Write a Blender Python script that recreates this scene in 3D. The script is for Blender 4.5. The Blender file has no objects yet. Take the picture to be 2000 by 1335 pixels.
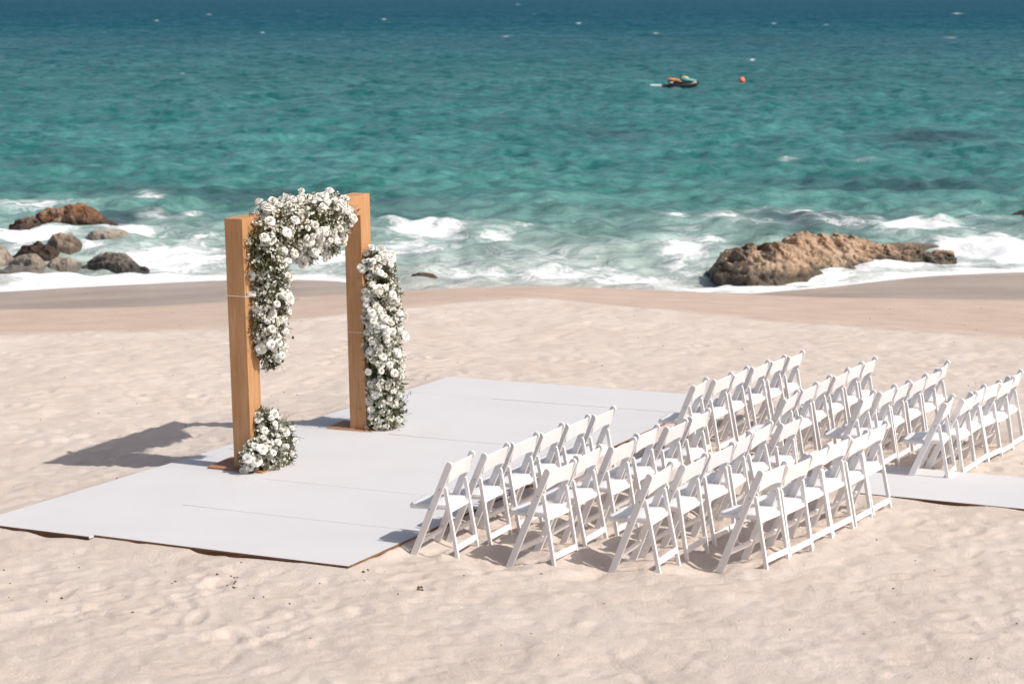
import bpy, bmesh, math, random
import numpy as np
from mathutils import Vector, Matrix, Euler

random.seed(11); RNG = np.random.default_rng(11)
S = bpy.context.scene
R = math.radians

# ------------------------------------------------------------------ camera, sky, sun, exposure
F_PX, HZ, CAM_H = 3550.0, -12.0, 4.45
PITCH = math.atan((667.5 - HZ) / F_PX)
CP, SP = math.cos(PITCH), math.sin(PITCH)
cam_d = bpy.data.cameras.new('camera'); cam = bpy.data.objects.new('camera', cam_d)
S.collection.objects.link(cam); S.camera = cam
cam.location = (0, 0, CAM_H); cam.rotation_euler = (R(90) - PITCH, 0, 0)
cam_d.sensor_width = 36; cam_d.lens = 36 * F_PX / 2000
cam_d.clip_start = .1; cam_d.clip_end = 60000
cam_d.dof.use_dof = True; cam_d.dof.focus_distance = 16.0; cam_d.dof.aperture_fstop = 3.0
S.render.resolution_x, S.render.resolution_y = 1024, 683

SUN_EL, SUN_AZ = R(48), R(117.5)
w = bpy.data.worlds.new('World'); S.world = w; w.use_nodes = True
nt = w.node_tree; sky = nt.nodes.new('ShaderNodeTexSky'); sky.sky_type = 'NISHITA'
sky.sun_disc = False; sky.sun_elevation = SUN_EL; sky.sun_rotation = SUN_AZ
sky.air_density = 1.0; sky.dust_density = 3.5; sky.ozone_density = .6
nt.links.new(sky.outputs[0], nt.nodes['Background'].inputs[0])
nt.nodes['Background'].inputs[1].default_value = .105
sun_d = bpy.data.lights.new('sun', 'SUN'); sun = bpy.data.objects.new('sun', sun_d)
S.collection.objects.link(sun)
sun_d.energy = 4.4; sun_d.angle = R(.53); sun_d.color = (1, .955, .90)
to_sun = Vector((math.cos(SUN_EL) * math.sin(SUN_AZ), math.cos(SUN_EL) * math.cos(SUN_AZ), math.sin(SUN_EL)))
sun.rotation_euler = to_sun.to_track_quat('Z', 'Y').to_euler()
S.view_settings.view_transform = 'Standard'; S.view_settings.look = 'None'
S.view_settings.exposure = -0.03; S.view_settings.gamma = 1; S.view_settings.use_curve_mapping = False

# ------------------------------------------------------------------ survey helpers
def ray(u, v):
    a = (u - 1000) / F_PX; b = (v - 667.5) / F_PX
    return np.array([a, CP - b * SP, -(SP + b * CP)])
def to_px(x, y, z):
    z = z - CAM_H; zc = y * CP - z * SP; yc = -(y * SP + z * CP)
    return 1000 + F_PX * x / zc, 667.5 + F_PX * yc / zc
SEA = -3.05
def on_level(u, v, z):
    d = ray(u, v); t = (z - CAM_H) / d[2]
    return d[0] * t, d[1] * t

def slope(x, y):                       # the gentle upper beach
    yy = np.clip(y, 6, 40)
    return .007 * np.clip(x, -12, 12) - .055 * (yy - 15) + .0005 * (yy - 15) ** 2

# beach profile: where dry sand, damp band and water line run for several bearings
KN = [(-400, 662, 612, 580), (0, 655, 605, 570), (150, 652, 604, 560), (300, 648, 602, 553), (450, 640, 590, 545), (600, 622, 580, 545),
      (700, 610, 574, 549), (800, 600, 564, 0), (900, 590, 558, 0), (1040, 580, 553, 0), (1200, 598, 559, 0),
      (1340, 611, 566, 0), (1500, 626, 575, 571), (1620, 636, 581, 561), (1800, 650, 586, 538), (2000, 664, 590, 529), (2400, 680, 600, 522)]
cols = []
for u, vd, vb, vw in KN:
    d = ray(u, 590); ang = d[0] / d[1]
    d = ray(u, vd); t = 20.
    for _ in range(80):
        P = d * t; t += (P[2] + CAM_H - slope(P[0], P[1])) / (-d[2]) * .8
    y1, z1 = d[1] * t, float(slope(d[0] * t, d[1] * t))
    d = ray(u, vb); r = -d[2] / d[1]
    sl = .105
    y2 = (CAM_H - z1 - sl * y1) / (r - sl); z2 = z1 - sl * (y2 - y1)
    if vw:
        d = ray(u, vw); r = -d[2] / d[1]; y3 = (CAM_H - SEA) / r; z3 = SEA
    else:
        y3 = y2 + (z2 - SEA) / .19; z3 = SEA
    cols.append((ang, y1, z1, y2, z2, y3, z3, z3 - 3.5))
cols = np.array(cols)
_g = np.linspace(cols[0, 0], cols[-1, 0], 401); _k = np.exp(-(np.arange(-24, 25) / 9.0) ** 2); _k /= _k.sum()
cols = np.stack([_g] + [np.convolve(np.pad(np.interp(_g, cols[:, 0], cols[:, i]), 24, 'edge'), _k, 'valid') for i in range(1, 8)], 1)
def base_h(x, y):
    x = np.asarray(x, float); y = np.asarray(y, float)
    a = x / np.maximum(y, 6)
    K = [np.interp(a, cols[:, 0], cols[:, i]) for i in range(1, 8)]
    y1, z1, y2, z2, y3, z3, z4 = K
    y4 = y3 + 24
    out = 0
    for dy in (-1.6, -.8, 0, .8, 1.6):
        q = y + dy
        h = slope(x, q)
        h = np.where(q > y1, z1 + (z2 - z1) * (q - y1) / (y2 - y1), h)
        h = np.where(q > y2, z2 + (z3 - z2) * (q - y2) / (y3 - y2), h)
        h = np.where(q > y3, z3 + (z4 - z3) * np.clip((q - y3) / (y4 - y3), 0, 4), h)
        out = out + h
    return out / 5
def band_coord(x, y):                  # 0..1 dry>damp, 1..2 damp>water
    a = x / np.maximum(y, 6)
    y1 = np.interp(a, cols[:, 0], cols[:, 1]); y2 = np.interp(a, cols[:, 0], cols[:, 3]); y3 = np.interp(a, cols[:, 0], cols[:, 5])
    return np.where(y < y2, (y - y1) / (y2 - y1), 1 + (y - y2) / np.maximum(y3 - y2, .5))

# ---- numpy noise
def _h(ix, iy, s):
    n = (ix.astype(np.int64) * 374761393 + iy.astype(np.int64) * 668265263 + s * 974634777) & 0xffffffff
    n = ((n ^ (n >> 13)) * 1274126177) & 0xffffffff
    return ((n ^ (n >> 16)) & 0xffffff) / float(0xffffff)
def vnoise(x, y, s=0):
    ix = np.floor(x); iy = np.floor(y); fx = x - ix; fy = y - iy
    fx = fx * fx * fx * (fx * (fx * 6 - 15) + 10); fy = fy * fy * fy * (fy * (fy * 6 - 15) + 10)
    a = _h(ix, iy, s); b = _h(ix + 1, iy, s); c = _h(ix, iy + 1, s); d = _h(ix + 1, iy + 1, s)
    return (a + (b - a) * fx) * (1 - fy) + (c + (d - c) * fx) * fy
def fbm(x, y, o=4, s=0):
    r = 0; am = .5; t = 0
    for i in range(o):
        c, q = math.cos(i * 1.1 + .4), math.sin(i * 1.1 + .4)
        r = r + am * (vnoise((x * c - y * q) * 2 ** i + 13.7 * i, (x * q + y * c) * 2 ** i + 7.1 * i, s + i)); t += am; am *= .5
    return r / t
def ridged(x, y, o=4, s=0):
    r = 0; am = .5; t = 0
    for i in range(o):
        c, q = math.cos(i * 1.3), math.sin(i * 1.3)
        n = 1 - np.abs(2 * vnoise((x * c - y * q) * 2 ** i, (x * q + y * c) * 2 ** i, s + i) - 1)
        r = r + am * n * n; t += am; am *= .5
    return r / t

# ------------------------------------------------------------------ materials
def M(name, col, rough=.6, spec=.5, **k):
    m = bpy.data.materials.new(name); m.use_nodes = True
    b = m.node_tree.nodes['Principled BSDF']
    b.inputs['Base Color'].default_value = (*col, 1); b.inputs['Roughness'].default_value = rough
    b.inputs['Specular IOR Level'].default_value = spec
    for a, v in k.items(): b.inputs[a.replace('_', ' ')].default_value = v
    return m
def NN(m, t, **k):
    n = m.node_tree.nodes.new(t)
    for a, v in k.items(): setattr(n, a, v)
    return n
def L(m, a, b): m.node_tree.links.new(a, b)
def noise(m, scale, detail=4, vec=None, rough=.55, dist=0):
    n = NN(m, 'ShaderNodeTexNoise'); n.inputs['Scale'].default_value = scale; n.inputs['Detail'].default_value = detail
    n.inputs['Roughness'].default_value = rough; n.inputs['Distortion'].default_value = dist
    if vec is not None: L(m, vec, n.inputs['Vector'])
    return n.outputs['Fac']
def ramp(m, fac, stops):
    n = NN(m, 'ShaderNodeValToRGB'); e = n.color_ramp.elements
    while len(e) < len(stops): e.new(.5)
    for i, (p, c) in enumerate(stops):
        e[i].position = p; e[i].color = (*c, 1) if len(c) == 3 else c
    L(m, fac, n.inputs['Fac']); return n.outputs['Color']
def mixc(m, f, a, b, mode='MIX'):
    n = NN(m, 'ShaderNodeMix', data_type='RGBA', blend_type=mode)
    for s, v in ((n.inputs[0], f), (n.inputs[6], a), (n.inputs[7], b)):
        if isinstance(v, (int, float)): s.default_value = v
        elif isinstance(v, tuple): s.default_value = (*v, 1)
        else: L(m, v, s)
    return n.outputs[2]
def math_(m, op, a, b=None, clamp=False):
    n = NN(m, 'ShaderNodeMath', operation=op, use_clamp=clamp)
    for i, v in ((0, a), (1, b)):
        if v is None: continue
        if isinstance(v, (int, float)): n.inputs[i].default_value = v
        else: L(m, v, n.inputs[i])
    return n.outputs[0]
def mapr(m, v, a, b, c=0., d=1.):
    n = NN(m, 'ShaderNodeMapRange'); L(m, v, n.inputs[0]) if not isinstance(v, (int, float)) else None
    for i, q in ((1, a), (2, b), (3, c), (4, d)):
        if isinstance(q, (int, float)): n.inputs[i].default_value = q
        else: L(m, q, n.inputs[i])
    return n.outputs[0]
def bump(m, h, strength=.5, dist=.02, nrm=None):
    n = NN(m, 'ShaderNodeBump'); n.inputs['Strength'].default_value = strength; n.inputs['Distance'].default_value = dist
    L(m, h, n.inputs['Height'])
    if nrm is not None: L(m, nrm, n.inputs['Normal'])
    return n.outputs[0]
def attr(m, name, out='Fac'):
    return NN(m, 'ShaderNodeAttribute', attribute_name=name).outputs[out]
def pos(m): return NN(m, 'ShaderNodeNewGeometry').outputs['Position']
def objco(m): return NN(m, 'ShaderNodeTexCoord').outputs['Object']
def B(m): return m.node_tree.nodes['Principled BSDF']

# sand
m_sand = M('dry_sand', (.6, .5, .43), .95, .15)
P_ = pos(m_sand)
n1 = noise(m_sand, 1.3, 5, P_); n2 = noise(m_sand, 45, 5, P_, .7); n3 = noise(m_sand, 260, 2, P_, .8)
dry = mixc(m_sand, mapr(m_sand, n1, .35, .68), (.635, .53, .455), (.71, .615, .54))
dry = mixc(m_sand, mapr(m_sand, n2, .3, .75), dry, mixc(m_sand, .5, dry, (.72, .63, .56)))
dry = mixc(m_sand, mapr(m_sand, n3, .58, .78, 0, .5), dry, (.36, .27, .21))
ng = noise(m_sand, 95, 4, P_, .8); dry = mixc(m_sand, mapr(m_sand, ng, .50, .66, 0, .34), dry, (.42, .33, .27))
n5 = noise(m_sand, 120, 3, P_, .7)
dry = mixc(m_sand, mapr(m_sand, n5, .66, .72, 0, .5), dry, (.26, .19, .14))
damp = mixc(m_sand, mapr(m_sand, n1, .3, .7), (.47, .36, .29), (.54, .425, .35))
damp = mixc(m_sand, mapr(m_sand, n3, .6, .8, 0, .25), damp, (.3, .21, .16))
wetc = mixc(m_sand, mapr(m_sand, noise(m_sand, .35, 3, P_), .35, .65), (.38, .285, .225), (.49, .375, .295))
col = mixc(m_sand, attr(m_sand, 'damp'), dry, damp)
col = mixc(m_sand, attr(m_sand, 'wet'), col, wetc)
col = mixc(m_sand, math_(m_sand, 'MULTIPLY', attr(m_sand, 'wrack'), mapr(m_sand, n2, .4, .65)), col, (.22, .15, .10))
L(m_sand, col, B(m_sand).inputs['Base Color'])
L(m_sand, mapr(m_sand, attr(m_sand, 'wet'), 0, 1, .95, .34), B(m_sand).inputs['Roughness'])
L(m_sand, mapr(m_sand, attr(m_sand, 'wet'), 0, 1, .12, .6), B(m_sand).inputs['Specular IOR Level'])
hh = math_(m_sand, 'ADD', math_(m_sand, 'MULTIPLY', n3, .35), math_(m_sand, 'MULTIPLY', n2, 1.0))
hh = math_(m_sand, 'MULTIPLY', hh, mapr(m_sand, attr(m_sand, 'damp'), 0, 1, 1, .25))
hh = math_(m_sand, 'MULTIPLY', hh, mapr(m_sand, attr(m_sand, 'wet'), 0, 1, 1, .02))
L(m_sand, bump(m_sand, hh, .8, .02), B(m_sand).inputs['Normal'])

# sea
m_sea = M('sea_water', (.03, .2, .2), .1, .5, IOR=1.33)
P_ = pos(m_sea)
mp = NN(m_sea, 'ShaderNodeMapping'); mp.inputs['Scale'].default_value = (.75, 1.0, 1); L(m_sea, P_, mp.inputs['Vector']); PX = mp.outputs[0]
w1 = noise(m_sea, 1.3, 5, PX, .66, .5); w2 = noise(m_sea, .30, 5, PX, .68, .6); w3 = noise(m_sea, .035, 4, PX, .6, .3); w4 = noise(m_sea, 5, 3, PX, .6)
body = attr(m_sea, 'body', 'Color')
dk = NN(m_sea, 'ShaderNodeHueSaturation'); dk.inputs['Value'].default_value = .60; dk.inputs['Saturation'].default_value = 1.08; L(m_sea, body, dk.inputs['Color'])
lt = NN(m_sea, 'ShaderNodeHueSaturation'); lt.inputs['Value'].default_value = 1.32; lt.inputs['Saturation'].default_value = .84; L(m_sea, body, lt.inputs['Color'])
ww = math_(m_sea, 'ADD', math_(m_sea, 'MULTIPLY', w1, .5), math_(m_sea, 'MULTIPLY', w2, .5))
b1 = mixc(m_sea, mapr(m_sea, ww, .41, .59), dk.outputs[0], lt.outputs[0])  # wavelet shading painted into water colour: darker faces, lighter highlights along the streaks
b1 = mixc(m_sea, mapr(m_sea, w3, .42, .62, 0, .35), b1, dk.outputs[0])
# foam: lacing where density is low, solid where high
fo = attr(m_sea, 'foam')
mpf = NN(m_sea, 'ShaderNodeMapping'); mpf.inputs['Scale'].default_value = (.6, 1, 1); L(m_sea, P_, mpf.inputs['Vector'])
fa = noise(m_sea, 1.3, 10, mpf.outputs[0], .68, .7); fb = noise(m_sea, 5, 6, mpf.outputs[0], .7, .5)
fn = math_(m_sea, 'ADD', math_(m_sea, 'MULTIPLY', fa, .65), math_(m_sea, 'MULTIPLY', fb, .35))
lace = math_(m_sea, 'ABSOLUTE', math_(m_sea, 'SUBTRACT', noise(m_sea, .8, 7, mpf.outputs[0], .6, 1.2), .5))
lace = mapr(m_sea, lace, 0, .055, 1, 0)
lace = math_(m_sea, 'MULTIPLY', lace, mapr(m_sea, fo, .12, .55))
th = mapr(m_sea, fo, 0, 1, .80, .22)
solid = mapr(m_sea, math_(m_sea, 'SUBTRACT', fn, th), -.02, .07)
foam = math_(m_sea, 'MAXIMUM', solid, math_(m_sea, 'MULTIPLY', lace, .75), True)
haze_f = math_(m_sea, 'MULTIPLY', fo, .42, True)
b2 = mixc(m_sea, haze_f, b1, (.50, .60, .575))
colw = mixc(m_sea, foam, b2, (.72, .73, .73))
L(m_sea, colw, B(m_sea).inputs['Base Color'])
L(m_sea, mapr(m_sea, foam, 0, 1, .16, .8), B(m_sea).inputs['Roughness'])
# far chop is finer than the mesh: its averaged facets mirror less of the low sky
cd_ = NN(m_sea, 'ShaderNodeSeparateXYZ'); L(m_sea, pos(m_sea), cd_.inputs[0])
B(m_sea).inputs['Specular IOR Level'].default_value = 0; B(m_sea).inputs['Roughness'].default_value = 1
for l_ in list(m_sea.node_tree.links):
    if l_.to_node == B(m_sea) and l_.to_socket.name == 'Roughness': m_sea.node_tree.links.remove(l_)
dif = NN(m_sea, 'ShaderNodeBsdfDiffuse'); L(m_sea, colw, dif.inputs['Color'])
glo = NN(m_sea, 'ShaderNodeBsdfGlossy'); glo.inputs['Roughness'].default_value = .13; glo.inputs['Color'].default_value = (1, 1, 1, 1)
fre = NN(m_sea, 'ShaderNodeFresnel'); fre.inputs['IOR'].default_value = 1.33
ff = math_(m_sea, 'MULTIPLY', fre.outputs[0], mapr(m_sea, cd_.outputs[1], 70, 420, .80, .035))
ff = math_(m_sea, 'MULTIPLY', ff, math_(m_sea, 'SUBTRACT', 1, foam))
mxs = NN(m_sea, 'ShaderNodeMixShader'); L(m_sea, ff, mxs.inputs[0]); L(m_sea, dif.outputs[0], mxs.inputs[1]); L(m_sea, glo.outputs[0], mxs.inputs[2])
L(m_sea, mxs.outputs[0], m_sea.node_tree.nodes['Material Output'].inputs['Surface'])
hb = math_(m_sea, 'ADD', math_(m_sea, 'MULTIPLY', w1, .55), math_(m_sea, 'MULTIPLY', w2, .45))
hb = math_(m_sea, 'ADD', hb, math_(m_sea, 'MULTIPLY', w4, .05))
hb = math_(m_sea, 'ADD', hb, math_(m_sea, 'MULTIPLY', foam, .12))
nb_ = bump(m_sea, hb, .5, .5)
for n_ in (dif, glo, fre): L(m_sea, nb_, n_.inputs['Normal'])
m_sea.node_tree.nodes.remove(B(m_sea))

def rockmat(name, c1, c2, c3, cw, sc=1.6):
    m = M(name, c1, .75, .4); o = pos(m)
    a = noise(m, sc, 8, o, .65, .4); b = noise(m, sc * 5, 6, o, .7); c = noise(m, sc * .45, 3, o)
    k = mixc(m, mapr(m, a, .36, .62), c1, c2)
    k = mixc(m, mapr(m, b, .49, .62, 0, .85), k, c3)
    k = mixc(m, mapr(m, c, .50, .62, 0, .55), k, mixc(m, .5, c2, (.55, .47, .38)))
    k = mixc(m, attr(m, 'wetline'), k, cw)
    g = mapr(m, math_(m, 'MULTIPLY', attr(m, 'weed'), noise(m, 6, 5, o, .7)), .30, .42)
    k = mixc(m, g, k, (.05, .065, .02))
    L(m, k, B(m).inputs['Base Color'])
    L(m, mapr(m, attr(m, 'wetline'), 0, 1, .8, .55), B(m).inputs['Roughness'])
    L(m, bump(m, math_(m, 'ADD', math_(m, 'MULTIPLY', a, 1.), math_(m, 'MULTIPLY', b, .4)), .9, .12), B(m).inputs['Normal'])
    return m
m_tan = rockmat('tan_rock', (.33, .215, .14), (.50, .35, .24), (.17, .105, .065), (.055, .045, .032))
m_red = rockmat('rust_rock', (.145, .068, .034), (.25, .125, .06), (.045, .024, .015), (.04, .024, .016), 2.2)
m_grey = rockmat('grey_rock', (.26, .215, .17), (.38, .325, .27), (.15, .11, .08), (.14, .12, .10))
m_dark = rockmat('dark_rock', (.075, .065, .054), (.27, .225, .18), (.03, .027, .024), (.04, .035, .03))

def paint(name, col, rough, sc=8, amt=.06, bmp=.15):
    m = M(name, col, rough, .4); o = objco(m); a = noise(m, sc, 5, o, .6)
    L(m, mixc(m, mapr(m, a, .35, .7, 0, 1), col, tuple(c * (1 - amt) for c in col)), B(m).inputs['Base Color'])
    L(m, bump(m, noise(m, sc * 12, 3, o), bmp, .002), B(m).inputs['Normal'])
    return m
m_chair = paint('white_chair_paint', (.83, .80, .79), .42, 9, .05)
m_pad = paint('white_vinyl_pad', (.80, .785, .78), .38, 14, .04)
m_screw = M('screw_metal', (.25, .25, .25), .4, Metallic=.8)
m_deck = M('white_deck_paint', (.62, .61, .62), .7, .2)
o = pos(m_deck); a = noise(m_deck, 1.2, 5, o); b_ = noise(m_deck, 30, 4, o, .7)
c = mixc(m_deck, mapr(m_deck, a, .35, .7), (.60, .588, .592), (.578, .567, .570))
c = mixc(m_deck, mapr(m_deck, b_, .68, .74, 0, .3), c, (.52, .47, .43))
nd = noise(m_deck, .7, 6, o, .7, .5)
c = mixc(m_deck, mapr(m_deck, nd, .60, .72, 0, .25), c, (.58, .53, .49))
sc_ = noise(m_deck, 7, 2, o, .5, 0)
L(m_deck, c, B(m_deck).inputs['Base Color'])
L(m_deck, bump(m_deck, b_, .1, .003), B(m_deck).inputs['Normal'])
def woodmat(name, c1, c2, sx=(18, 18, 1.2), rough=.5, spec=.35):
    m = M(name, c1, rough, spec); o = objco(m)
    mp = NN(m, 'ShaderNodeMapping'); mp.inputs['Scale'].default_value = sx; L(m, o, mp.inputs['Vector'])
    a = noise(m, 1.6, 6, mp.outputs[0], .6, 1.0); b = noise(m, 1.1, 3, o)
    k = mixc(m, mapr(m, a, .32, .68), c1, c2); k = mixc(m, mapr(m, b, .35, .7, 0, .35), k, tuple(x * .7 for x in c1))
    L(m, k, B(m).inputs['Base Color']); L(m, bump(m, a, .2, .003), B(m).inputs['Normal'])
    return m
m_wood = woodmat('varnished_plywood', (.44, .215, .09), (.60, .33, .16))
m_woodh = woodmat('varnished_plywood_beam', (.44, .215, .09), (.60, .33, .16), (18, 1.2, 18))
m_edge = woodmat('raw_timber_edge', (.13, .065, .035), (.30, .17, .10), (2, 2, 20), .85, .1)
m_plate = woodmat('orange_plywood', (.40, .18, .09), (.50, .26, .14), (3, 14, 14), .6)
m_cord = M('pale_cord', (.8, .78, .74), .6)

def petal_mat():
    m = M('white_petal', (.82, .80, .755), .6, .2)
    o = NN(m, 'ShaderNodeObjectInfo').outputs['Random']
    c = mixc(m, o, (.92, .91, .89), (.90, .875, .81))
    # heart of the bloom is creamier
    g = attr(m, 'heart'); c = mixc(m, g, c, (.80, .74, .58))
    L(m, c, B(m).inputs['Base Color'])
    B(m).inputs['Subsurface Weight'].default_value = .0
    tr = NN(m, 'ShaderNodeBsdfTranslucent'); L(m, c, tr.inputs['Color'])
    mx = NN(m, 'ShaderNodeMixShader'); mx.inputs[0].default_value = .28
    L(m, B(m).outputs[0], mx.inputs[1]); L(m, tr.outputs[0], mx.inputs[2])
    L(m, mx.outputs[0], m.node_tree.nodes['Material Output'].inputs['Surface'])
    return m
m_petal = petal_mat()
def leafmat(name, ca, cb, rough=.55):
    m = M(name, ca, rough, .3); c = mixc(m, attr(m, 'tint'), ca, cb); L(m, c, B(m).inputs['Base Color'])
    tr = NN(m, 'ShaderNodeBsdfTranslucent'); L(m, c, tr.inputs['Color'])
    mx = NN(m, 'ShaderNodeMixShader'); mx.inputs[0].default_value = .3
    L(m, B(m).outputs[0], mx.inputs[1]); L(m, tr.outputs[0], mx.inputs[2])
    L(m, mx.outputs[0], m.node_tree.nodes['Material Output'].inputs['Surface'])
    return m
m_leaf = leafmat('olive_leaf', (.05, .055, .02), (.25, .24, .13))
m_euc = leafmat('eucalyptus_leaf', (.13, .15, .11), (.38, .40, .35))
m_blos = leafmat('cream_blossom', (.70, .66, .50), (.87, .86, .81))
m_stem = M('brown_stem', (.12, .085, .045), .7)

# ------------------------------------------------------------------ object helpers
def link(name, me, mats, parent=None, **props):
    o = bpy.data.objects.new(name, me); S.collection.objects.link(o)
    for q in (mats if isinstance(mats, (list, tuple)) else [mats]):
        if me is not None and len(me.materials) < (len(mats) if isinstance(mats, (list, tuple)) else 1): me.materials.append(q)
    if parent: o.parent = parent
    for k, v in props.items(): o[k] = v
    return o
def pydata(name, v, f, smooth=False):
    me = bpy.data.meshes.new(name); me.from_pydata([tuple(map(float, p)) for p in v], [], f); me.update()
    if smooth: me.polygons.foreach_set('use_smooth', [True] * len(me.polygons))
    return me
def npmesh(name, V, Q, smooth=True):
    me = bpy.data.meshes.new(name); n = len(V); k = Q.shape[1]; q = len(Q)
    me.vertices.add(n); me.vertices.foreach_set('co', V.astype(np.float32).ravel())
    me.loops.add(q * k); me.loops.foreach_set('vertex_index', Q.astype(np.int32).ravel())
    me.polygons.add(q); me.polygons.foreach_set('loop_start', np.arange(0, q * k, k, dtype=np.int32))
    me.update(calc_edges=True); me.polygons.foreach_set('use_smooth', np.full(q, smooth)); me.update()
    return me
def fattr(me, name, a):
    t = me.attributes.new(name, 'FLOAT', 'POINT'); t.data.foreach_set('value', np.asarray(a, np.float32).ravel())
def cattr(me, name, a):
    t = me.attributes.new(name, 'FLOAT_COLOR', 'POINT')
    t.data.foreach_set('color', np.concatenate([a, np.ones((len(a), 1))], 1).astype(np.float32).ravel())
def thing(name, label, cat, loc=(0, 0, 0), rz=0, group=None):
    o = bpy.data.objects.new(name, None); S.collection.objects.link(o); o.location = loc; o.rotation_euler = (0, 0, rz)
    o.empty_display_size = .2; o['label'] = label; o['category'] = cat
    if group: o['group'] = group
    return o
def quads(nr, nc):
    i = np.arange(nr - 1)[:, None] * nc + np.arange(nc - 1)[None, :]
    i = i.ravel(); return np.stack([i, i + 1, i + nc + 1, i + nc], 1)
def bm_mesh(bm, name):
    me = bpy.data.meshes.new(name); bmesh.ops.recalc_face_normals(bm, faces=bm.faces); bm.to_mesh(me); bm.free(); return me
def box_bm(bm, x0, x1, y0, y1, z0, z1, bev=0):
    r = bmesh.ops.create_cube(bm, size=1); vs = r['verts']
    for v in vs: v.co = Vector(((x0 + x1) / 2 + v.co.x * (x1 - x0), (y0 + y1) / 2 + v.co.y * (y1 - y0), (z0 + z1) / 2 + v.co.z * (z1 - z0)))
    if bev:
        es = list({e for v in vs for e in v.link_edges}); bmesh.ops.bevel(bm, geom=es, offset=bev, segments=1, affect='EDGES')
def slat_bm(bm, p, q, wid, thk, y, rtop=True, rbot=False):
    """board in the local xz plane from p to q (x,z), width wid, thickness thk centred on y, rounded ends"""
    d = Vector((q[0] - p[0], 0, q[1] - p[1])); ln = d.length; d.normalize(); n = Vector((d.z, 0, -d.x))
    out = []; r = wid / 2
    def P(s, t): return Vector((p[0], 0, p[1])) + d * s + n * t
    if rbot: out += [P(r - r * math.sin(a), -r * math.cos(a)) for a in np.linspace(0, math.pi, 7)][::1]
    else: out += [P(0, -r), P(0, r)]
    if rtop: out += [P(ln - r + r * math.sin(a), r * math.cos(a)) for a in np.linspace(0, math.pi, 9)]
    else: out += [P(ln, r), P(ln, -r)]
    A = [bm.verts.new((v.x, y - thk / 2, v.z)) for v in out]; Bv = [bm.verts.new((v.x, y + thk / 2, v.z)) for v in out]
    n_ = len(out); f1 = bm.faces.new(A); f2 = bm.faces.new(Bv[::-1])
    for i in range(n_): bm.faces.new((A[i], Bv[i], Bv[(i + 1) % n_], A[(i + 1) % n_]))
    es = list(f1.edges) + list(f2.edges)
    bmesh.ops.bevel(bm, geom=es, offset=.0025, segments=1, affect='EDGES')

# ------------------------------------------------------------------ deck geometry (needed by the sand)
TH = R(25.94); D_ = np.array([math.sin(TH), math.cos(TH)]); N_ = np.array([-math.cos(TH), math.sin(TH)])   # along, leftwards
DO = np.array([-1.255, 13.36])
def deck_xy(a, b): return DO + a * D_ + b * N_
DECK_T = .06
def deck_z(x, y): return float(slope(x, y)) + DECK_T
# aisle walkway
AI_A = R(-27.5); AI_D = np.array([math.cos(AI_A), math.sin(AI_A)]); AI_N = np.array([-math.sin(AI_A), math.cos(AI_A)])
AI_O = np.array([3.02, 15.93]); AI_W = 1.30

# where the chair rows stand (near top corner of the first chair, far top corner of the last)
ROWS = [('near block', [((-.492, 13.869, .829), (.944, 16.43, .699)), ((.269, 13.623, .849), (1.83, 16.284, .713)), ((1.074, 13.384, .868), (2.565, 15.932, .737)), ((1.891, 13.433, .871), (3.313, 15.542, .764))]),
        ('far block', [((1.803, 17.58, .644), (3.268, 20.006, .53)), ((2.575, 16.937, .683), (3.992, 19.463, .562)), ((3.317, 16.76, .698), (4.697, 19.092, .586)), ((4.032, 16.473, .718), (5.303, 18.455, .623))])]

# ------------------------------------------------------------------ SAND
av = np.concatenate([-np.geomspace(3.2, .33, 26)[:-1], np.arange(-.33, .33, .0019), np.geomspace(.33, 3.2, 26)])
yv = [-25., -12, -4, 2, 6, 8.5, 10.2]
while yv[-1] < 31: yv.append(yv[-1] * 1.0019)
while yv[-1] < 62: yv.append(yv[-1] * 1.004)
yv += [66, 72, 80, 100, 140, 300]
yv = np.array(yv)
A2, Y2 = np.meshgrid(av, yv); X2 = A2 * np.maximum(Y2, 7)
Hb = base_h(X2, Y2); bc = band_coord(X2, Y2)
damp_ = np.clip((bc + .03 + .16 * (fbm(X2 * .9, Y2 * .6, 4, 5) - .5)) / .16, 0, 1)
drym = 1 - damp_
wet_ = np.clip((bc - 1 - .04 * (fbm(X2 * .5, Y2 * .3, 2, 9) - .5)) / .06, 0, 1)
# raked heaps, hollows, footprints
det = .55 * .085 * (fbm(X2 * 1.1, Y2 * 1.1, 3, 21) - .5) + .038 * (fbm(X2 * 3.1, Y2 * 3.1, 3, 31) - .5) - .020 * (ridged(X2 * 2.6 + .7 * fbm(X2 * 2, Y2 * 2, 2, 8), Y2 * 2.6, 3, 41) - .5) + .022 * (fbm(X2 * 9, Y2 * 9, 4, 51) - .5)
fp = np.zeros_like(det)
def stamp(cx, cy, ang, ln, wd, dep):
    i0, i1 = np.searchsorted(yv, cy - .5), np.searchsorted(yv, cy + .5)
    j0, j1 = np.searchsorted(av, (cx - .5) / max(cy, 7)), np.searchsorted(av, (cx + .5) / max(cy, 7))
    if i1 <= i0 or j1 <= j0: return
    xx = X2[i0:i1, j0:j1] - cx; yy = Y2[i0:i1, j0:j1] - cy
    c, s = math.cos(ang), math.sin(ang)
    p = (xx * c + yy * s) / ln; q = (-xx * s + yy * c) / wd; r2 = p * p + q * q
    fp[i0:i1, j0:j1] += -dep * np.exp(-r2 * r2 * .9) + dep * .45 * np.exp(-((np.sqrt(r2) - 1.35) / .33) ** 2)
rr = random.Random(4)
for _ in range(3300):
    y = 10.5 + 24 * rr.random() ** 1.1; x = (rr.random() - .5) * .66 * y * 1.02
    stamp(x, y, rr.uniform(0, 3.1), rr.uniform(.09, .17), rr.uniform(.05, .09), rr.choice((.005, .008, .013, .02)))
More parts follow.
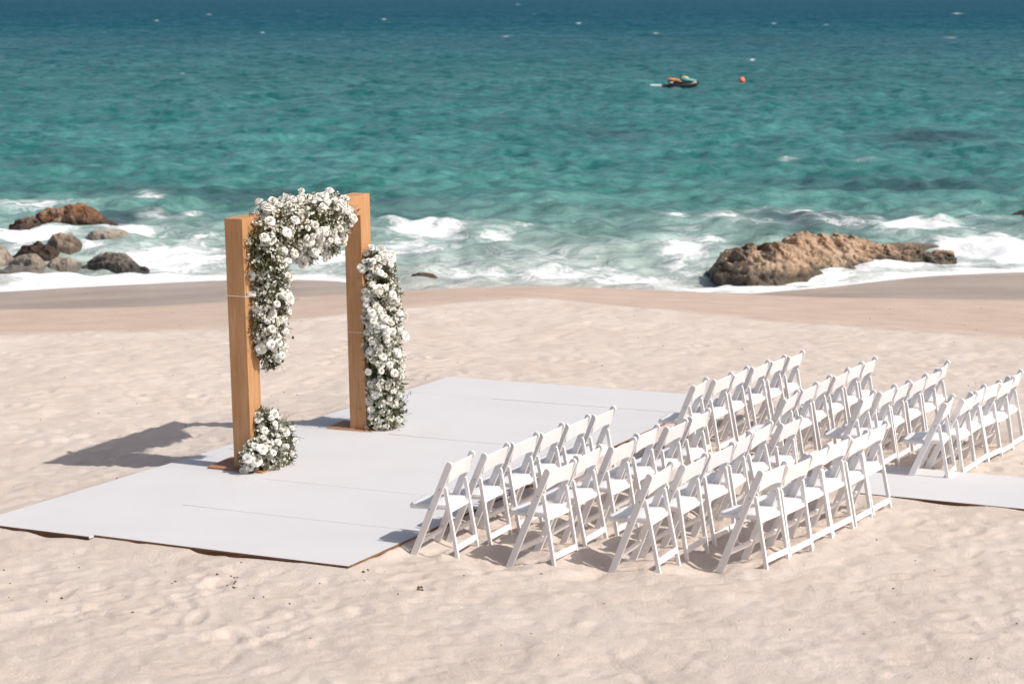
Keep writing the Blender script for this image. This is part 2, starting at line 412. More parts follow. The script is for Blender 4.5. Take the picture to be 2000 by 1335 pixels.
for _ in range(60):                                   # walked lines beyond the deck
    y = rr.uniform(24, 31); x = rr.uniform(-8, 8); a = rr.uniform(0, 6.3)
    for k in range(5):
        stamp(x + k * .6 * math.cos(a), y + k * .6 * math.sin(a), a, .15, .07, .03)
def raise_edge(dist_out, hgt): return hgt * np.exp(-np.maximum(dist_out, 0) / .16)
amp = np.clip((Y2 - 8) / 3, 0, 1)
fade = drym * (1 - .25 * np.clip((Y2 - 20) / 12, 0, 1))
Z2 = Hb + (det + .62 * fp * np.clip(fbm(X2 * .45, Y2 * .45, 2, 67) * 3.2 - .9, .25, 1.4)) * fade * amp
Z2 += (1 - drym) * (1 - wet_) * .012 * (fbm(X2 * 1.5, Y2 * 1.5, 4, 61) - .5)
# little scarp where dry sand ends
Z2 += .05 * np.exp(-((bc + .02) / .06) ** 2) * (fbm(X2 * .8, Y2 * .8, 3, 71))
# hollows scuffed out under the front feet of every chair row
for _b, _rows in ROWS:
    for (A_, B_) in _rows:
        A_, B_ = np.array(A_)[:2], np.array(B_)[:2]; d2 = (B_ - A_); ln = np.hypot(*d2); d2 /= ln; nn = np.array([d2[1], -d2[0]])
        P0 = A_ - nn * .345; lx = (X2 - P0[0]) * d2[0] + (Y2 - P0[1]) * d2[1]; ly = (X2 - P0[0]) * nn[0] + (Y2 - P0[1]) * nn[1]
        g = np.exp(-((ly + .05) / .22) ** 2) * np.clip((lx + .5) / .3, 0, 1) * np.clip((ln + .4 - lx) / .3, 0, 1)
        Z2 -= g * (.065 + .05 * (fbm(X2 * 3, Y2 * 3, 2, 17) - .5)); Z2 += .012 * g * 0
        rm = np.exp(-((ly - .12) / .5) ** 2) * np.clip((lx + .6) / .4, 0, 1) * np.clip((ln + .5 - lx) / .4, 0, 1)
        Z2 += rm * (.05 * (ridged(X2 * 2.6 + 3, Y2 * 3.4, 3, 27) - .5) + .03 * (fbm(X2 * 6, Y2 * 6, 3, 37) - .5))
# under and round the deck
rel = np.stack([X2 - DO[0], Y2 - DO[1]], -1); da = rel @ D_; db = rel @ N_
ins = np.minimum(np.minimum(da, 8.54 - da), np.minimum(db, 3.66 - db))
top = slope(X2, Y2) + DECK_T
under = top - .10
lim_near = top + .003 - .045 * np.clip(fbm(X2 * 1.8 + 4, Y2 * 1.8, 3, 81) * 3.2 - 1.42, 0, 1)
k = np.clip((ins + .30) / .30, 0, 1)
Z2 = Z2 * (1 - k) + np.minimum(np.maximum(Z2, lim_near - .02), lim_near) * k
Z2 = np.where(ins > .03, under, Z2)
# left/far side: the sand falls away behind the arch
lf = np.clip((db - 3.7) / 1.6, 0, 1) * np.clip((da - .5) / 2, 0, 1) * np.clip((9 - da) / 2, 0, 1) * np.clip((8 - db) / 3, 0, 1)
Z2 -= .10 * lf
ra = np.stack([X2 - AI_O[0], Y2 - AI_O[1]], -1); la = ra @ AI_D; lb = ra @ AI_N
insa = np.minimum(np.minimum(la, 9 - la), np.minimum(lb, AI_W - lb))
topa = slope(X2, Y2) + .05
k = np.clip((insa + .25) / .25, 0, 1)
Z2 = np.where(la > -.3, Z2 * (1 - k) + (topa - .006 - .03 * np.clip(fbm(X2 * 1.6, Y2 * 1.6, 3, 83) * 3 - 1.2, 0, 1)) * k, Z2)
Z2 = np.where(insa > .03, topa - .09, Z2)
V = np.stack([X2.ravel(), Y2.ravel(), Z2.ravel()], 1)
me = npmesh('sand', V, quads(*X2.shape)); fattr(me, 'damp', damp_); fattr(me, 'wet', wet_)
fattr(me, 'wrack', .55 * np.exp(-((bc - .05 - .05 * (fbm(X2 * .5, Y2 * .5, 2, 19) - .5)) / .035) ** 2) * np.clip((fbm(X2 * 1.6, Y2 * 2.5, 4, 29) - .42) * 6, 0, 1) * np.clip((X2 + 2) / 8, .12, 1))
link('sand_beach', me, m_sand, kind='structure')
def sand_z(x, y):
    i = min(max(np.searchsorted(yv, y) - 1, 0), len(yv) - 2); a = x / max(y, 7); j = min(max(np.searchsorted(av, a) - 1, 0), len(av) - 2)
    fy = (y - yv[i]) / (yv[i + 1] - yv[i]); fa_ = (a - av[j]) / (av[j + 1] - av[j])
    return float((Z2[i, j] * (1 - fa_) + Z2[i, j + 1] * fa_) * (1 - fy) + (Z2[i + 1, j] * (1 - fa_) + Z2[i + 1, j + 1] * fa_) * fy)

# ------------------------------------------------------------------ SEA
av3 = np.concatenate([-np.geomspace(4, .34, 14)[:-1], np.arange(-.34, .34, .0022), np.geomspace(.34, 4, 14)])
y3 = [34.]
while y3[-1] < 62: y3.append(y3[-1] + .085)
while y3[-1] < 260: y3.append(y3[-1] * 1.0022)
while y3[-1] < 2500: y3.append(y3[-1] * 1.0042)
while y3[-1] < 45000: y3.append(y3[-1] * 1.03)
y3 = np.array(y3); A3, Y3 = np.meshgrid(av3, y3); X3 = A3 * Y3
def waves(x, y):
    h = np.zeros_like(x); rg = np.random.default_rng(3)
    for i in range(60):
        lam = .75 * (9.0 / .75) ** (rg.random() ** 1.15); th_ = rg.normal(.1, .6); kx, ky = math.sin(th_), math.cos(th_)
        am = .0125 * lam ** .45
        ph = 2 * math.pi / lam * (kx * x + ky * y) + rg.random() * 6.28
        at = np.clip(1.6 - y / (lam * 150), 0, 1)
        h += am * at * (np.sin(ph) + .25 * np.cos(2 * ph))
    return h
WV = waves(X3 + .6 * fbm(X3 * .3, Y3 * .3, 2, 1), Y3 + 1.2 * fbm(X3 * .25, Y3 * .25, 3, 2))
U3, V3 = to_px(X3, Y3, SEA)
def blob(u, v, ru, rv, p=1.0, tilt=0.0):
    dv = V3 - v - tilt * (U3 - u); q = ((U3 - u) / ru) ** 2 + (dv / rv) ** 2
    return np.exp(-q ** p)
bed = base_h(X3, Y3); depth = np.maximum(SEA - bed, 0)
foam = .95 * np.exp(-(depth / .22)) * np.clip(1.1 - .1, 0, 1)
for u, v, ru, rv, s, p, t in [
    (835, 453, 112, 15, .72, 1.2, .03), (800, 478, 130, 20, .66, 1, 0), (975, 462, 75, 9, .6, 1, .0), (640, 505, 90, 34, .74, 1, 0), (1030, 447, 30, 5, .6, 1, -.1),
    (1100, 535, 230, 26, .62, 1.2, .0), (930, 535, 110, 18, .75, 1.2, 0), (1050, 505, 170, 24, .5, 1, 0), (1150, 530, 260, 14, .6, 1, 0), (1340, 490, 75, 55, .68, 1.3, 0), (1230, 545, 150, 16, .7, 1, 0),
    (1200, 485, 70, 8, .5, 1, -.05), (1400, 560, 160, 12, .9, 1.5, 0), (870, 510, 60, 20, .5, 1, 0),
    (340, 505, 150, 42, .76, 1.3, 0), (200, 545, 240, 16, .95, 1.5, .0), (60, 455, 110, 18, .85, 1.2, 0), (250, 447, 90, 13, .8, 1, 0), (310, 428, 42, 8, .62, 1, .1), (372, 422, 24, 12, .6, 1, -.3), (390, 470, 70, 30, .6, 1, 0),
    (60, 400, 130, 12, .60, 1.2, .0), (100, 560, 120, 12, .9, 1.4, 0), (40, 480, 60, 12, .7, 1, 0), (290, 388, 40, 6, .65, 1, 0), (180, 480, 50, 14, .7, 1, 0),
    (1790, 446, 130, 12, .85, 1.3, .03), (1930, 480, 130, 25, .95, 1.4, 0), (1760, 520, 220, 14, .9, 1.4, -.06), (1560, 425, 110, 5, .6, 1, .0), (1480, 442, 90, 8, .45, 1, 0), (1660, 440, 120, 8, .55, 1, 0),
    (1420, 432, 60, 4, .65, 1, -.02), (1315, 421, 32, 4, .7, 1, .1), (1380, 460, 70, 12, .6, 1, 0), (1900, 430, 120, 6, .55, 1, 0), (1980, 500, 80, 25, .8, 1, 0),
    (1600, 545, 90, 10, .9, 1.4, -.1), (1500, 560, 90, 9, .95, 1.4, 0), (1265, 411, 16, 3, .6, 1, 0), (1072, 395, 12, 3, .6, 1, 0), (1680, 312, 30, 1.5, .45, 1, 0), (1540, 312, 20, 1.5, .45, 1, 0),
    (200, 65, 4.2, 1.2, .8, 1, 0), (355, 145, 3.6, 1.5, .8, 1, 0), (410, 29, 3.6, 0.9, .85, 1, 0), (1468, 117, 5.4, 1.8, .85, 1, .1), (1282, 66, 4.8, 1.2, .8, 1, 0), (1130, 46, 4.8, 1.05, .8, 1, 0), (1166, 30, 3, 0.75, .8, 1, 0),
    (1870, 27, 8.4, 1.125, .8, 1, 0), (1855, 74, 12, 0.975, .7, 1, 0), (1010, 9, 3, 0.75, .75, 1, 0), (580, 22, 3, 0.75, .8, 1, 0), (750, 38, 2.4, 0.75, .8, 1, 0), (990, 71, 9.6, 0.9, .65, 1, 0), (1538, 311, 5, 2, .7, 1, 0),
    (1127, 326, 5, 2, .8, 1, 0), (468, 64, 3, 0.9, .7, 1, 0), (512, 65, 3, 0.9, .7, 1, 0), (305, 41, 3, 0.75, .7, 1, 0), (1512, 46, 3.6, 0.9, .8, 1, 0), (1612, 49, 3, 0.9, .8, 1, 0), (1040, 28, 3, 0.75, .7, 1, 0), (1580, 70, 3, 0.75, .7, 1, 0)]:
    foam = np.maximum(foam, s * blob(u, v, ru, rv, p, t))
sw = np.exp(-((V3 - 450) / 28) ** 2) + 0
WV = WV * (.55 + .45 * np.clip(depth / 1.2, 0, 1)) * np.clip(depth / .3, .12, 1)
crest = .13 * blob(840, 445, 130, 7, 1.2, .03) + .10 * blob(330, 416, 70, 6, 1) + .14 * blob(975, 455, 90, 7) + .2 * blob(1790, 438, 150, 8, 1, .03) + .22 * blob(1560, 424, 140, 8) + .14 * blob(60, 398, 130, 8)
crest = crest * (.35 + 1.3 * fbm(X3 * .7, Y3 * .7, 4, 91))
turb = foam * .07 * (fbm(X3 * 2.0, Y3 * 2.0, 4, 95) - .4) * np.clip(depth / .2, 0.1, 1)
Z3 = SEA + WV + crest + turb
Z3 = np.where(depth <= 0, np.minimum(Z3, SEA + .02), Z3)
# water's own colour by distance offshore and bottom
cv = np.array([-12, 6, 30, 70, 150, 230, 300, 370, 430, 480, 530, 560, 600])
cc = np.array([(.030, .125, .185), (.018, .105, .165), (.014, .102, .158), (.016, .128, .172), (.030, .180, .190), (.036, .215, .210), (.044, .235, .222), (.062, .265, .24), (.16, .345, .305), (.29, .44, .395), (.44, .56, .51), (.57, .60, .54), (.6, .54, .46)])
vv = np.clip(V3, -12, 600) + 26 * (fbm(X3 * .02, Y3 * .02, 3, 99) - .5) * np.clip(V3 / 200, 0, 1)
body = np.stack([np.interp(vv, cv, cc[:, i]) for i in range(3)], -1) * np.array([.86, .79, .78])
dark = np.zeros_like(V3)
for u, v, ru, rv, s in [(1225, 262, 130, 9, .55), (1800, 270, 120, 13, .60), (1990, 288, 60, 7, .5), (1760, 365, 240, 9, .75), (1560, 350, 90, 8, .45), (1600, 437, 160, 14, .8), (1350, 425, 10, 4, .2), (330, 375, 330, 12, .55),
                        (90, 320, 140, 10, .3), (230, 430, 60, 12, .7), (330, 418, 80, 12, .5), (980, 240, 150, 8, .2), (760, 395, 160, 22, .45), (80, 372, 110, 8, .5), (1010, 325, 60, 6, .4), (480, 385, 130, 14, .5), (1930, 445, 90, 8, .3), (850, 410, 70, 10, .3)]:
    dark = np.maximum(dark, s * blob(u, v, ru, rv))
dark *= .45 + 1.1 * fbm(X3 * .35, Y3 * .22, 4, 77)
dark = np.clip(dark * 1.35, 0, .92)[..., None]
body = body * (1 - dark) + np.array([.024, .062, .072]) * dark
sh = np.exp(-depth / .10)[..., None]; body = body * (1 - sh) + np.array([.46, .37, .29]) * sh
me = npmesh('sea', np.stack([X3.ravel(), Y3.ravel(), Z3.ravel()], 1), quads(*X3.shape))
fattr(me, 'foam', foam); cattr(me, 'body', body.reshape(-1, 3))
link('sea_water', me, m_sea, kind='structure')

# ------------------------------------------------------------------ ROCKS
def rock(prof, mat, label, deep=1.0, seed=0, rough=.10, weed=0, wet=.25, step=False, nu=90, nv=56, name='sea_rock', sub=.5):
    """prof: list (u, v_top, v_foot) seen along its length; foot lies at sea level, back foot 'deep' metres further"""
    pr = np.array(prof, float); us = np.linspace(pr[0, 0], pr[-1, 0], nu)
    vt = np.interp(us, pr[:, 0], pr[:, 1]); vf = np.interp(us, pr[:, 0], pr[:, 2])
    fx, fy, tz = [], [], []
    for u, a, b in zip(us, vt, vf):
        x, y = on_level(u, b, SEA); fx.append(x); fy.append(y)
        d = ray(u, a); yy = y + deep * .42; tz.append(max(CAM_H + d[2] / d[1] * yy - SEA - rough * .95, .03))
    fx, fy, tz = map(np.array, (fx, fy, tz))
    s = np.linspace(0, 1, nu); endk = np.clip(np.minimum(s, 1 - s) / .06, 0, 1) ** .5
    dp = deep * (.30 + .70 * np.sin(np.pi * s) ** .5)
    t = np.linspace(0, 1, nv)
    T, Sg = np.meshgrid(t, s)
    yoff = T * dp[:, None]; q = 2 * T - .84; hp = np.where(T < .42, 1 - (1 - T / .42) ** 2.4, 1 - ((T - .42) / .58) ** 2.2)
    hz = hp * (tz * endk)[:, None]
    X = fx[:, None] + 0 * T; Y = fy[:, None] + yoff; Z = SEA + hz
    c = X * 1.0 + seed * 17.3
    n = (ridged(c * 1.1 + Z, Y * 1.1 + Z * 1.7, 5, seed) - .45); n2 = fbm(c * 4 + Z * 3, Y * 3.5 + Z * 4, 4, seed + 7) - .5
    if step: n = n + .6 * (np.floor(4 * fbm(c * .8, Y * .8 + Z * 2, 3, seed + 3)) / 4 - .4)
    n3 = np.round(3.2 * (fbm(c * 1.3 + Y * .4, Y * 1.6 + Z * 2.4, 2, seed + 11))) / 3.2 - .5
    disp = rough * (2.3 * n + 1.9 * n2 + (1.2 * n3 if step else 0))
    gate = np.clip(hp * 3 + .45, 0, 1)
    Z = Z + disp * gate * .95; Y = Y - disp * gate * 1.1; X = X + disp * .5 * (vnoise(c * 2, Y * 2 + Z * 2, seed) - .5) * 2
    Z = np.where(T == 0, SEA - sub, Z); Z = np.where(T >= 1, SEA - sub, Z)
    Z[0, :] = np.minimum(Z[0, :], SEA - .05); Z[-1, :] = np.minimum(Z[-1, :], SEA - .05)
    cx, cy = X.mean(), Y.mean()
    me = npmesh(name, np.stack([X.ravel() - cx, Y.ravel() - cy, Z.ravel() - SEA], 1), quads(nu, nv)[:, ::-1])
    wl = np.clip(1 - (Z - SEA - wet * (-.3 + 2.4 * fbm(c * 1.6, Z * 2, 4, 5))) / .15, 0, 1)
    if seed == 1: wl = np.maximum(wl, np.clip(1 - (Sg - .05 - .35 * fbm(c * 1.2, Z * 3, 4, 15)) / .04, 0, 1) * np.clip((fbm(c * 3, Z * 4 + Y * 2, 3, 25) - .42) * 7, 0, 1) * .85)
    wl = np.clip(wl, 0, 1) * .9
    fattr(me, 'wetline', wl)
    fattr(me, 'weed', weed * (np.clip(1 - np.abs((Z - SEA) / max(tz.max(), .1) - .42) * 2.0, 0, 1) * np.clip((fbm(c * 1.1, Z * 2 + Y, 3, 44) - .45) * 6, 0, 1)).ravel())
    o = link(name, me, mat, label=label, category='rock', group='rocks in the surf'); o.location = (cx, cy, SEA)
    return o
rock([(1388, 530, 540), (1396, 496, 546), (1425, 478, 553), (1470, 467, 559), (1520, 462, 556), (1555, 455, 549), (1590, 451, 541), (1640, 454, 535), (1680, 458, 530), (1715, 471, 526), (1760, 475, 522), (1800, 482, 517), (1850, 486, 511), (1868, 498, 508)],
     m_tan, 'large long tan rock with dark pitted left end in the surf at right', 3.4, 1, .145, .6, .2, True, 300, 120)
rock([(1680, 487, 490), (1720, 475, 487), (1760, 472, 485), (1820, 473, 484), (1838, 480, 484)], m_tan, 'low tan ledge showing behind the right end of the large tan rock', .9, 12, .04, 0, .05, False, 60, 30)
rock([(60, 425, 436), (75, 402, 440), (110, 396, 443), (140, 393, 444), (168, 397, 445), (190, 420, 445), (215, 438, 446), (222, 443, 446)], m_red, 'tall rust brown boulder, biggest of the rocks at left', 2.2, 2, .10, 0, .12, True, 110, 60)
rock([(12, 438, 444), (30, 425, 446), (40, 421, 447), (62, 419, 446), (78, 430, 446)], m_red, 'low dark reddish rock against the left foot of the tall rust boulder', 1.0, 3, .10, 0, .3, True, 60, 40)
rock([(38, 450, 453), (55, 444, 455), (72, 446, 456), (82, 452, 454)], m_dark, 'small broken dark rock in white foam below the tall rust boulder', .5, 23, .06, 0, .3, False, 40, 24)
rock([(160, 462, 466), (180, 445, 469), (215, 444, 470), (240, 448, 470), (262, 460, 469)], m_grey, 'flat pale tan slab right of the brown boulders', 1.1, 4, .05, 0, .05, True, 70, 40)
rock([(86, 470, 482), (98, 455, 485), (112, 451, 487), (135, 457, 488), (158, 475, 486)], m_tan, 'rounded tan brown boulder between the tall rust one and the angular dark one', 1.1, 5, .06, 0, .22, False, 60, 40)
rock([(22, 492, 500), (35, 469, 504), (55, 466, 508), (80, 470, 512), (100, 478, 512), (122, 496, 504)], m_red, 'angular dark brown boulder with flat pale top among the left rocks', 1.4, 6, .09, 0, .4, True, 80, 44)
rock([(-60, 500, 520), (-40, 470, 525), (-10, 476, 525), (8, 490, 523), (18, 510, 520)], m_grey, 'grey tan boulder cut by the left edge of the picture', 1.4, 7, .06, 0, .05, False, 50, 40)
rock([(15, 505, 522), (40, 494, 526), (60, 490, 528), (75, 503, 528), (84, 516, 526)], m_grey, 'wedge shaped pale grey boulder beside the left edge boulder', 1.1, 8, .05, 0, .05, True, 60, 40)
rock([(80, 512, 520), (100, 501, 523), (130, 500, 524), (150, 508, 522), (156, 515, 520)], m_grey, 'flat light grey slab in front of the angular dark boulder', 1.0, 9, .05, 0, .04, False, 60, 36)
rock([(-20, 528, 536), (20, 515, 538), (60, 520, 539), (85, 530, 537)], m_grey, 'low grey rock half under foam at the lower left', .9, 10, .05, 0, .25, False, 60, 30)
rock([(156, 514, 519), (175, 496, 521), (205, 488, 524), (232, 489, 527), (250, 505, 530), (272, 526, 533), (285, 533, 535)], m_dark, 'dark striped rock sloping into the foam, rightmost of the left group', 1.5, 11, .08, 0, .1, True, 90, 44)
rock([(795, 541, 547), (806, 532, 549), (825, 530, 549), (845, 532, 548), (860, 541, 547)], m_red, 'small reddish brown rock in the shallows right of the arch', .7, 13, .04, 0, .15, False, 60, 36)
rock([(1986, 421, 424), (1996, 414, 425), (2015, 408, 427), (2050, 412, 428), (2080, 424, 426)], m_dark, 'small black rock at the right edge of the picture', 1.6, 14, .08, 0, .3, False, 50, 36)

# ------------------------------------------------------------------ DECK
def add_panel(parent, a0, a1, b0, b1, fxy, fz, name='panel', thick=.018, jit=True, sub=3, out=(1, 1, 1, 1)):
    bm = bmesh.new(); g = .0006
    rj = random.uniform(-.0008, .0008) if jit else 0; dz = random.uniform(-.0015, .0015)
    ga, gb = g + random.uniform(0, .0007), g + random.uniform(0, .0007)
    na = sub; nb = sub
    top, bot = [], []
    for i in range(na + 1):
        for j in range(nb + 1):
            a = a0 + ga + (a1 - a0 - 2 * ga) * i / na; b = b0 + gb + (b1 - b0 - 2 * gb) * j / nb
            aa = a + rj * (b - b0); bb = b - rj * (a - a0)
            x, y = fxy(aa, bb); z = fz(x, y) + dz
            e = (i in (0, na)) and (j in (0, nb))
            z += (.004 * random.random() if e else 0)
            top.append(bm.verts.new((x, y, z))); bot.append(bm.verts.new((x, y, z - thick)))
    w_ = nb + 1
    for i in range(na):
        for j in range(nb):
            k0 = i * w_ + j
            bm.faces.new((top[k0], top[k0 + 1], top[k0 + w_ + 1], top[k0 + w_])).material_index = 0
            bm.faces.new((bot[k0], bot[k0 + w_], bot[k0 + w_ + 1], bot[k0 + 1])).material_index = 1
    ring = [j for j in range(w_)] + [i * w_ + nb for i in range(1, na + 1)] + [na * w_ + j for j in range(nb - 1, -1, -1)] + [i * w_ for i in range(na - 1, 0, -1)]
    for k_, r0 in enumerate(ring):
        r1 = ring[(k_ + 1) % len(ring)]
        f = bm.faces.new((top[r0], bot[r0], bot[r1], top[r1]))
        side = 0 if (r0 < w_ and r1 < w_) else 1 if (r0 >= na * w_ and r1 >= na * w_) else 2 if (r0 % w_ == 0 and r1 % w_ == 0) else 3
        f.material_index = 1 if out[side] else 0
    return link(name, bm_mesh(bm, 'panel'), [m_deck, m_edge], parent)
deck = thing('wooden_platform', 'large low white painted plywood platform under the flower arch', 'platform', (*DO, deck_z(*DO) - DECK_T))
off = np.array([*DO, deck_z(*DO) - DECK_T])
fx_ = lambda a, b: tuple(deck_xy(a, b) - off[:2]); fz_ = lambda x, y: deck_z(x + off[0], y + off[1]) - off[2]
for i in range(7): add_panel(deck, i * 1.22, (i + 1) * 1.22, 0, 2.44, fx_, fz_, out=(i == 0, i == 6, 1, 0))
for a0, a1 in ((0, 2.44), (2.44, 4.88), (4.88, 7.32), (7.32, 8.54)): add_panel(deck, a0 - .06 * (a0 == 0), a1, 2.441, 3.661, fx_, fz_, out=(a0 == 0, a1 > 8, 0, 1))
def beam(parent, p, q, fxy, fz, wid, hgt, drop, name='timber_bearer'):
    bm = bmesh.new(); p = np.array(p, float); q = np.array(q, float); n = 6; rows = []
    d = (q - p) / np.linalg.norm(q - p); nn = np.array([-d[1], d[0]]) * wid / 2
    for i in range(n + 1):
        c_ = p + (q - p) * i / n; r = []
        for s_ in (-1, 1):
            x, y = fxy(*(c_ + s_ * nn)); z = fz(x, y) - drop + random.uniform(-.003, .003)
            r += [bm.verts.new((x, y, z)), bm.verts.new((x, y, z - hgt))]
        rows.append(r)
    for i in range(n):
        a, b = rows[i], rows[i + 1]
        bm.faces.new((a[0], b[0], b[2], a[2])); bm.faces.new((a[1], a[3], b[3], b[1])); bm.faces.new((a[0], a[1], b[1], b[0])); bm.faces.new((a[2], b[2], b[3], a[3]))
    bm.faces.new((rows[0][0], rows[0][2], rows[0][3], rows[0][1])); bm.faces.new((rows[-1][0], rows[-1][1], rows[-1][3], rows[-1][2]))
    return link(name, bm_mesh(bm, name), m_edge, parent)
beam(deck, (.03, .02), (.03, 2.42), fx_, fz_, .045, .05, .0215)
beam(deck, (-.02, 2.47), (-.02, 3.64), fx_, fz_, .045, .05, .0215)
beam(deck, (.10, .035), (4.5, .035), fx_, fz_, .045, .05, .0215)
beam(deck, (4.51, .035), (8.5, .035), fx_, fz_, .045, .05, .0215)
beam(deck, (.1, 3.63), (8.5, 3.63), fx_, fz_, .045, .05, .0215)

ai = thing('aisle_walkway', 'narrow white plywood walkway between the two blocks of chairs', 'walkway', (*AI_O, slope(*AI_O)))
offa = np.array([*AI_O, float(slope(*AI_O))])
fxa = lambda a, b: tuple(AI_O + a * AI_D + b * AI_N - offa[:2]); fza = lambda x, y: float(slope(x + offa[0], y + offa[1])) + .05 - offa[2]
for a0 in (0, 2.44, 4.88): add_panel(ai, a0, a0 + 2.44, 0, AI_W, fxa, fza)
beam(ai, (.02, .03), (7.3, .03), fxa, fza, .04, .045, .0215); beam(ai, (.02, AI_W - .03), (7.3, AI_W - .03), fxa, fza, .04, .045, .0215)

# ------------------------------------------------------------------ ARCH
ATH = R(24.4); AC = np.array([-2.688, 17.05]); az0 = deck_z(*AC)
PW, PD, AHT, ALEN = .20, .21, 2.44, 2.48      # post across, post along, height, outer length
arch = thing('wedding_arch', 'square varnished plywood arch standing on the white platform', 'arch', (AC[0], AC[1], az0), -ATH)
arch.rotation_euler = (R(.0), R(-.75), -ATH)
# local: +x across to the right (towards the chairs), +y along the arch away from the camera
def arch_local_z(y): 
    p = AC + np.array([math.sin(ATH), math.cos(ATH)]) * y; return deck_z(*p) - az0
def wbox(name, x0, x1, y0, y1, z0, z1, mat, parent, bev=.003):
    bm = bmesh.new(); box_bm(bm, x0, x1, y0, y1, z0, z1, bev); return link(name, bm_mesh(bm, name), mat, parent)
zr = arch_local_z(ALEN)
p1 = wbox('post', 0, PW, 0, PD, .012, AHT, m_wood, arch); p2 = wbox('post', 0, PW, ALEN - PD, ALEN, zr + .012, AHT, m_wood, arch)
wbox('beam', .001, PW - .001, PD + .001, ALEN - PD - .001, AHT - PD, AHT - .001, m_woodh, arch)
wbox('base_plate', -.27, .36, -.06, .36, .004, .020, m_plate, arch); wbox('base_plate', -.26, .30, ALEN - .27, ALEN + .10, zr + .006, zr + .022, m_plate, arch).rotation_euler = (0, 0, 0)
for (po, y0, z) in ((p1, 0, 1.70), (p2, ALEN - PD, .97)):
    bm = bmesh.new(); e = .004
    for (a, b, c_, d_) in ((-e, PW + e, y0 - e, y0 - .0005), (-e, PW + e, y0 + PD + .0005, y0 + PD + e), (-e, -.0005, y0, y0 + PD), (PW + .0005, PW + e, y0, y0 + PD)): box_bm(bm, a, b, c_, d_, z, z + .005)
    link('tie_cord', bm_mesh(bm, 'tie_cord'), m_cord, po)

# ------------------------------------------------------------------ FLOWERS
def rose_mesh(seed, open_=1.0):
    rg = random.Random(seed); v, f, ht = [], [], []
    def petal(ang, r_in, r_out, z0, z1, wid, curl):
        n0 = len(v); nr, nc = 4, 4
        for i in range(nr):
            t = i / (nr - 1)
            for j in range(nc):
                s_ = (j / (nc - 1) - .5) * 2
                wv = wid * (.45 + .75 * math.sin(math.pi * min(t * .62 + .12, 1)))
                rr_ = r_in + (r_out - r_in) * t ** 1.2; a = ang + s_ * wv / 2
                zz = z0 + (z1 - z0) * (t ** .8) - curl * max(t - .7, 0) * 2.2 - .006 * s_ * s_ * t + rg.uniform(-.002, .002)
                rr_ = rr_ * (1 - .10 * s_ * s_) + rg.uniform(-.002, .002) + curl * max(t - .7, 0) * 1.2
                v.append((rr_ * math.cos(a), rr_ * math.sin(a), zz)); ht.append(max(0, 1 - rr_ / .022) * .8)
        for i in range(nr - 1):
            for j in range(nc - 1):
                k0 = n0 + i * nc + j; f.append((k0, k0 + 1, k0 + nc + 1, k0 + nc))
    for ring, (n, ri, ro, z0, z1, wd, cu) in enumerate(((3, .004, .008, .005, .040, 2.4, 0), (4, .007, .019, .004, .041, 1.9, .004), (5, .009, .032, .001, .037, 1.55, .010), (6, .010, .044 * open_, -.004, .027, 1.35, .014), (6, .010, .052 * open_, -.010, .012, 1.3, .016))):
        o = rg.uniform(0, 6)
        for k_ in range(n): petal(o + k_ * 6.283 / n + rg.uniform(-.15, .15), ri, ro * rg.uniform(.9, 1.08), z0, z1 * rg.uniform(.92, 1.06), wd, cu)
    me = pydata('rose', v, f, True); fattr(me, 'heart', ht); me.materials.append(m_petal); return me
ROSES = [rose_mesh(1), rose_mesh(2, .8), rose_mesh(3, 1.1), rose_mesh(4, .92)]
